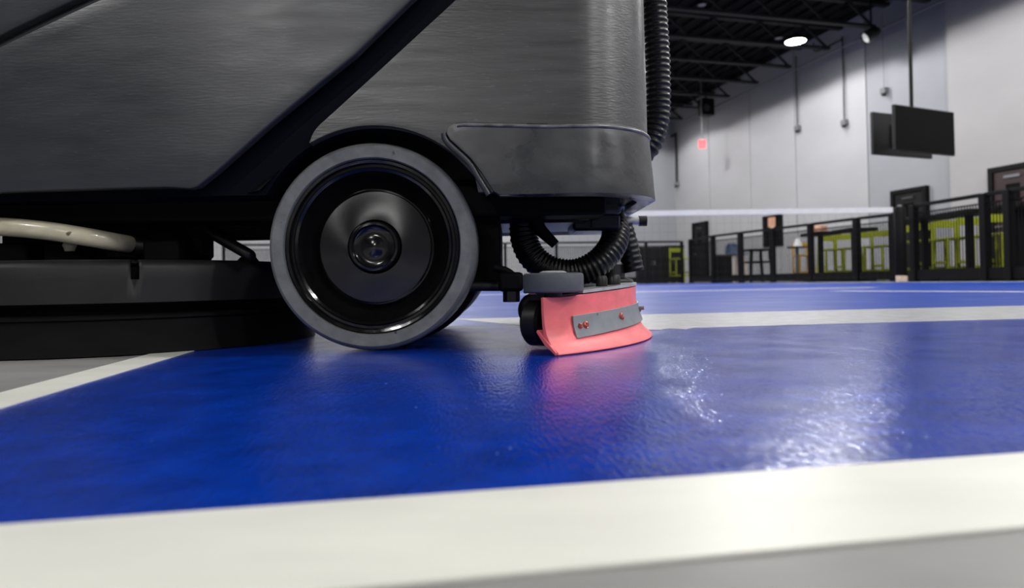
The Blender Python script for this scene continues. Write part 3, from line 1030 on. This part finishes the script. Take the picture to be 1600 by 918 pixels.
def stool(p, rz, label, group=None, m1='lime', seat_h=0.62, top=0.94, w=0.42, name='bar_stool'):
    t = thing(name, label, 'stool', p, group)
    T = frame_at(p, rz)
    h = w / 2
    for sx in (-1, 1):
        for sy in (-1, 1):
            MB().bar(T(sx * h, sy * h, 0.002), T(sx * h * 0.9, sy * h * 0.9, seat_h if sy < 0 else top), 0.036).build('leg', m1, t, smooth=0, bevel=0.004)
    MB().box(T(0, 0, seat_h + 0.02), (w, w, 0.035), Matrix.Rotation(rz, 3, 'Z')).build('seat', m1, t, smooth=0, bevel=0.01)
    MB().bar(T(-h * .9, h * .9, top - 0.06), T(h * .9, h * .9, top - 0.06), 0.03, 0.11).build('backrest', m1, t, smooth=0, bevel=0.006)
    for sy in (-1, 1):
        MB().bar(T(-h, sy * h, 0.2), T(h, sy * h, 0.2), 0.04).build('foot_rail', m1, t, smooth=0)
    for sx in (-1, 1):
        MB().bar(T(sx * h, -h, 0.28), T(sx * h, h, 0.28), 0.04).build('side_rail', m1, t, smooth=0)
    return t


def table(p, rz, label, L=1.5, Wd=0.6, h=0.95, group=None, leg=0.07):
    t = thing('bar_table', label, 'table', p, group)
    T = frame_at(p, rz)
    M = Matrix.Rotation(rz, 3, 'Z')
    MB().box(T(0, 0, h - 0.03), (L, Wd, 0.06), M).build('tabletop', 'fence_black', t, smooth=0, bevel=0.008)
    MB().bar(T(0, 0, 0.03), T(0, 0, h - 0.05), leg).build('column', 'fence_black', t, smooth=0)
    MB().box(T(0, 0, 0.022), (L * 0.9, Wd * 0.9, 0.04), M).build('foot', 'fence_black', t, smooth=0, bevel=0.008)
    return t


fa = math.atan2(run1[-1].y - run1[0].y, run1[-1].x - run1[0].x)


def R1(px, o):
    s_ = (px - 800) / F
    return G(px, (8.907 + o) / (s_ + 0.271))


def R2(px, o):
    s_ = (px - 800) / F
    return G(px, (6.88 + o) / (s_ + 0.14))


tb = R1(1283, 0.62)
table(tb, 0, 'black bar table with a tan box on it, behind the railing', 0.5, 0.7)
g2 = 'black bar tables behind the railing'
for p in (R1(1336, 0.62), R2(1446, 0.62), R2(1516, 0.62), R2(1596, 0.62)):
    table(p, 0, 'black bar table standing behind the railing among lime green stools', 0.5, 0.7, group=g2)
g = 'lime green bar stools behind the railing'
for p in (R1(1298, 1.35), R1(1327, 1.35), R1(1358, 1.35), R1(1386, 1.35), R2(1420, 1.35), R2(1452, 1.35), R2(1488, 1.35), R2(1528, 1.35), R2(1572, 1.35), R2(1618, 1.35)):
    stool(p, 0, 'lime green metal bar stool with back, at the black tables behind the railing', g, w=0.36)
stool(G(1256, 14.9), 0.0, 'ochre yellow stool standing beside the small black side table', None, 'ochre', 0.55, 0.86, 0.34)
# tan box on the table
q = tb
bx = MB().box((q.x, q.y, 0.95 + 0.07), (0.2, 0.18, 0.13), Matrix.Rotation(0.5, 3, 'Z'))
tag(bx.build('box', 'tan', bevel=0.015, origin=(q.x, q.y, 0.953)), 'tan box standing on the black bar table', 'box')
# small side table with a white lampshade-like cone
t = thing('side_table', 'small black side table carrying a white cone, beside the ochre stool', 'table', G(1246, 14.2))
p = G(1246, 14.2)
MB().lathe([(0, 0.73), (0.2, 0.73), (0.2, 0.705), (0, 0.70)], p, (0, 0, 1), 28).build('tabletop', 'fence_black', t)
MB().cyl(p + Vector((0, 0, 0.02)), p + Vector((0, 0, 0.71)), 0.025).build('stem', 'metal_grey', t)
MB().lathe([(0, 0.03), (0.04, 0.03), (0.16, 0.004), (0, 0.002)], p, (0, 0, 1), 28).build('base', 'fence_black', t)
c = tag(MB().lathe([(0, 0.732), (0.10, 0.732), (0.095, 0.745), (0.045, 0.88), (0.035, 0.90), (0, 0.902)], p + Vector((0.02, 0, 0)), (0, 0, 1), 28).build('paper_cone', 'offwhite', origin=p + Vector((0.02, 0, 0.732))), 'white cone standing on the small black side table', 'cone')
# black high table with crossbar
p = G(1182, 15.3)
t = thing('high_table', 'black square table with crossbars behind the railing, beside the poster board', 'table', p)
T = frame_at(p, 0.15)
MB().box(T(0, 0, 0.72), (0.56, 0.5, 0.045), Matrix.Rotation(0.15, 3, 'Z')).build('tabletop', 'fence_black', t, smooth=0, bevel=0.006)
for sx in (-1, 1):
    for sy in (-1, 1):
        MB().bar(T(sx * 0.26, sy * 0.22, 0.002), T(sx * 0.22, sy * 0.2, 0.70), 0.055).build('leg', 'fence_black', t, smooth=0)
    MB().bar(T(sx * 0.235, -0.22, 0.45), T(sx * 0.235, 0.22, 0.45), 0.04).build('crossbar', 'fence_black', t, smooth=0)
for sy in (-1, 1):
    MB().bar(T(-0.24, sy * 0.21, 0.45), T(0.24, sy * 0.21, 0.45), 0.04).build('crossbar', 'fence_black', t, smooth=0)
# blue shell chair
p = G(1150, 16.7)
t = thing('shell_chair', 'slate blue shell chair on pale yellow legs behind the railing', 'chair', p)
T = frame_at(p, 0.3)
m = MB()
n1, n2 = 10, 8
vs, fs = [], []
for i in range(n1 + 1):
    u = i / n1
    for k in range(n2 + 1):
        w_ = (k / n2 - 0.5)
        wid = 0.46 * math.sqrt(max(0.08, 1 - (max(0, u - 0.55) / 0.46) ** 2))
        if u < 0.45:
            y, z = -0.22 + u / 0.45 * 0.40, 0.66
        else:
            y, z = 0.18 + 0.07 * (u - 0.45) / 0.55, 0.66 + (u - 0.45) / 0.55 * 0.30
        vs.append(T(w_ * wid, y - 0.10 * (2 * w_) ** 2 * (1 if u > .45 else 0), z + 0.03 * (2 * w_) ** 2))
for i in range(n1):
    for k in range(n2):
        fs.append((i * (n2 + 1) + k, i * (n2 + 1) + k + 1, (i + 1) * (n2 + 1) + k + 1, (i + 1) * (n2 + 1) + k))
m.add(vs, fs).build('shell', 'slate_blue', t, solid=0.02, smooth=60)
for sx in (-1, 1):
    for sy in (-1, 1):
        MB().cyl(T(sx * 0.2, sy * 0.2, 0.002), T(sx * 0.13, sy * 0.13, 0.65), 0.02, 10).build('leg', 'beige', t)
# black bin
p = G(1129, 15.6)
t = thing('litter_bin', 'square black litter bin standing behind the railing near the dark door', 'bin', p)
MB().box((p.x, p.y, 0.30), (0.34, 0.34, 0.594)).build('body', 'fence_black', t, smooth=0, bevel=0.02)
MB().box((p.x, p.y, 0.62), (0.37, 0.37, 0.05)).build('lid', 'wire_grey', t, smooth=0, bevel=0.015)
# dark cabinets behind the end railing
for (px, d, w_, h_, lab) in ((1052, 19.2, 0.55, 1.05, 'dark cabinet behind the end railing near the hall corner'), (1018, 18.4, 0.8, 0.98, 'low dark cabinet behind the end railing next to the scrubber')):
    p = G(px, d)
    t = thing('cabinet', lab, 'cabinet', p)
    MB().box((p.x, p.y, h_ / 2 + 0.001), (w_, 0.4, h_)).build('body', 'fence_black', t, smooth=0, bevel=0.01)
    for s in (-1, 1):
        dd = MB().box((p.x + s * w_ / 4, p.y - 0.21, h_ / 2), (w_ / 2 - 0.02, 0.02, h_ - 0.06)).build('door', 'fence_black', t, smooth=0, bevel=0.004)
        MB().bar((p.x + s * 0.04, p.y - 0.225, h_ * .5), (p.x + s * 0.04, p.y - 0.225, h_ * .62), 0.012).build('handle', 'metal_grey', dd, smooth=0)
p = G(1063, 18.0)
stool(p, 0.2, 'lime green stool standing alone behind the end railing at the hall corner', None)

# ------------------------------------------------------------------ doors and things on the wall
def wall_door(n, px0, px1, ztop, b, leafm, px_b=0.0):
    a1, a0 = wall_a(px0), wall_a(px1)
    am, wd = (a0 + a1) / 2, abs(a1 - a0)
    d = MB()
    for s in (-1, 1):
        d.box(H(am + s * (wd / 2 - 0.05), b, ztop / 2), (0.1, 0.12, ztop), HM)
    d.box(H(am, b, ztop - 0.05), (wd - 0.2, 0.12, 0.1), HM)
    d = d.build('door_%d' % n, 'fence_black', smooth=0, bevel=0.006)
    struct(d)
    nl_ = 2 if wd > 1.5 else 1
    lw = (wd - 0.2) / nl_
    for k in range(nl_):
        ac = am - (wd - 0.2) / 2 + lw * (k + 0.5)
        leaf = MB().box(H(ac, b - 0.0, (ztop - 0.1) / 2 + 0.003), (lw - 0.012, 0.05, ztop - 0.112), HM).build('door_leaf', leafm, d, smooth=0, bevel=0.004)
        MB().box(H(ac + lw * 0.36 * (1 if k == 0 else -1), b + 0.045, 1.02), (0.14, 0.04, 0.03), HM).build('handle', 'metal_grey', leaf, smooth=0)
        MB().box(H(ac, b + 0.028, ztop * 0.72), (lw * 0.35, 0.012, 0.5), HM).build('window_pane', 'screen_black', leaf, smooth=0)
        MB().box(H(ac, b + 0.035, ztop - 0.22), (lw * 0.4, 0.05, 0.05), HM).build('door_closer', 'wall_dark' if leafm == 'door_red' else 'wire_grey', leaf, smooth=0)


wall_door(1, 1088, 1110.5, wz(1110, 345), 0.1, 'door_black')
wall_door(2, 1402, 1458, wz(1457, 289.5), 0.1, 'door_black')
a_d3 = wall_a(1571)
wall_door(3, 1571, 1650, wz(1600, 259), 0.34, 'door_red')

# poster board with a tan figure shape
a1, a0 = wall_a(1196), wall_a(1227)
z1, z0 = wz(1211, 336), wz(1211, 385)
am, wd = (a0 + a1) / 2, abs(a1 - a0)
t = thing('poster_board', 'black poster board with a tan shape on it, fixed to the panelled wall', 'poster', H(am, 0.04, z0))
MB().box(H(am, 0.06, (z0 + z1) / 2), (wd, 0.04, z1 - z0), HM).build('board', 'screen_black', t, smooth=0, bevel=0.01)
MB().box(H(am + 0.0 * wd, 0.085, z0 + (z1 - z0) * .78), (wd * 0.36, 0.012, (z1 - z0) * 0.30), HM).build('print_patch', 'tan', t, smooth=0)
MB().box(H(am - 0.02 * wd, 0.085, z0 + (z1 - z0) * .36), (wd * 0.16, 0.012, (z1 - z0) * 0.55), HM).build('print_stripe', 'beige', t, smooth=0)

# conduits dropping down the wall
def drop(px, y0, y1, lab, b=0.10, rod=0.018, elbow=0.0, boxm='wall_dark'):
    a = wall_a(px)
    za, zb__ = wz(px, y0), wz(px, y1)
    t = thing('wall_conduit', lab, 'conduit', H(a, b, zb__))
    pts = [H(a, b, zb__), H(a, b, za)]
    if elbow:
        pts = spline([H(a, b, zb__), H(a, b, za - 0.1), H(a + elbow * .1, b, za), H(a + elbow, b, za + 0.02), H(a + elbow * 1.1, b, za + 0.3)], 5)
    MB().tube(pts, rod, 10).build('pipe', 'joist_dark', t)
    MB().box(H(a, b, zb__ - 0.06), (0.16, 0.12, 0.14), HM).build('junction_box', boxm, t, smooth=0, bevel=0.01)
    MB().lathe([(0, 0.0), (0.05, 0.0), (0.06, 0.05), (0, 0.06)], H(a - 0.04, b + 0.05, zb__ - 0.2), (0, 0, 1), 16).build('sensor', 'black_plastic', t)


drop(1256, 88, 197, 'thin conduit with a small box dropping below the glowing lamp')
drop(1330, 62, 188, 'bent conduit with a small box dropping beside the black spotlight', elbow=1.0)
drop(1066, 210, 285, 'bent pipe with a small camera box near the corner of the hall', b=0.16, rod=0.045, elbow=0.6)
drop(1394, 20, 138, 'small box on a hair-thin cable above the hanging screens', rod=0.004)

# exit sign on a stem
q = P(1097, 225, 22.0)
t = thing('exit_sign', 'small glowing red sign hanging on a thin stem before the panelled wall', 'sign', q)
MB().box(q, (0.22, 0.06, 0.26), Matrix.Rotation(-0.2, 3, 'Z')).build('sign_box', 'red_sign', t, smooth=0, bevel=0.01)
MB().cyl(q + Vector((0, 0, 0.12)), Vector((q.x, q.y, CEIL)), 0.02, 10).build('stem', 'metal_grey', t)
MB().box(q + Vector((0, 0, 0.145)), (0.1, 0.05, 0.03)).build('bracket', 'offwhite', t, smooth=0)

# black spotlight
q = P(1360, 55, 15.0)
t = thing('spotlight', 'black can spotlight with a pale lens hanging under the dark ceiling', 'spotlight', q)
ax = Vector((-0.86, 0.05, -0.50)).normalized()
MB().lathe([(0, -0.2), (0.09, -0.2), (0.13, -0.12), (0.14, 0.1), (0.15, 0.14), (0.13, 0.14), (0.12, 0.1), (0, 0.1)], q, ax, 24).build('can', 'black_plastic', t)
MB().lathe([(0, 0.10), (0.118, 0.10), (0.115, 0.12), (0, 0.125)], q, ax, 24).build('lens', 'offwhite', t)
MB().cyl(q + Vector((0.02, 0, 0.08)), Vector((q.x + 0.02, q.y, CEIL)), 0.02, 10).build('stem', 'black_matte', t)

# speaker cluster under the ceiling in the far corner
q = P(1103, 168, 22.5)
t = thing('ceiling_speaker', 'black ceiling speaker hanging below the joists near the hall corner', 'speaker', q)
MB().box(q, (0.46, 0.34, 0.56), Matrix.Rotation(0.3, 3, 'Z')).build('cabinet', 'fence_black', t, smooth=0, bevel=0.03)
MB().cyl(q + Vector((0, 0, 0.2)), Vector((q.x, q.y, CEIL)), 0.025, 10).build('stem', 'fence_black', t)
MB().lathe([(0, 0.0), (0.11, 0.0), (0.12, 0.02), (0, 0.02)], q + Vector((-0.03, -0.175, -0.05)), (0.29, -0.95, 0), 20).build('grille', 'wire_grey', t)

# ------------------------------------------------------------------ hanging screens
q = P(1424, 165, 10.15)
mt = thing('screen_mount', 'thin black ceiling pole carrying two hanging screens', 'mount', (q.x, q.y, 2.4))
ptop = Vector((q.x + 0.02, q.y, CEIL))
MB().cyl(Vector((q.x, q.y, P(1424, 215, 10.15).z)), ptop, 0.026, 14).build('pole', 'fence_black', mt)
MB().lathe([(0, 0), (0.09, 0), (0.09, -0.03), (0, -0.04)], ptop, (0, 0, 1), 20).build('ceiling_plate', 'fence_black', mt)


def screen(pl, pr, zc_, h, lab, sg=1):
    """flat screen whose left and right edges stand at pl and pr"""
    c = (pl + pr) / 2
    d = (pr - pl)
    w_ = d.length
    d.normalize()
    M = Matrix((d, Vector((-d.y, d.x, 0)), Vector((0, 0, 1)))).transposed()
    t = thing('hanging_screen', lab, 'screen', (c.x, c.y, zc_))
    cc = Vector((c.x, c.y, zc_))
    MB().box(cc, (w_, 0.05, h), M).build('casing', 'black_plastic', t, smooth=0, bevel=0.008)
    MB().box(cc + M @ Vector((0, -0.027 * sg, 0)), (w_ - 0.03, 0.006, h - 0.03), M).build('panel', 'screen_black', t, smooth=0)
    MB().box(cc + M @ Vector((0, 0.04 * sg, 0)), (w_ * .4, 0.05, h * .5), M).build('rear_housing', 'black_plastic', t, smooth=0, bevel=0.01)
    return cc, M


def flat(v):
    return Vector((v.x, v.y, 0))


h1 = P(1396, 163, 9.7).z - P(1397, 235, 9.7).z
za_ = (P(1396, 163, 9.7).z + P(1397, 235, 9.7).z) / 2
c1, M1 = screen(flat(P(1396, 200, 9.7)), flat(P(1489, 204, 10.25)), za_, h1, 'black flat screen on the ceiling pole, overlapping the other screen')
zb2 = (P(1363, 175, 10.5).z + P(1364, 241, 10.5).z) / 2
c2_, M2 = screen(flat(P(1362, 208, 10.5)), flat(P(1454, 211, 11.0)), zb2, h1, 'black flat screen on the ceiling pole, half hidden behind the other screen', -1)
m = MB()
pz = Vector((q.x, q.y, P(1424, 215, 10.15).z))
m.bar(pz, Vector((c1.x, c1.y, pz.z)) + M1 @ Vector((0, 0.06, 0)), 0.05)
m.bar(pz, Vector((c2_.x, c2_.y, pz.z)), 0.05)
m.build('bracket_arm', 'fence_black', mt, smooth=0)
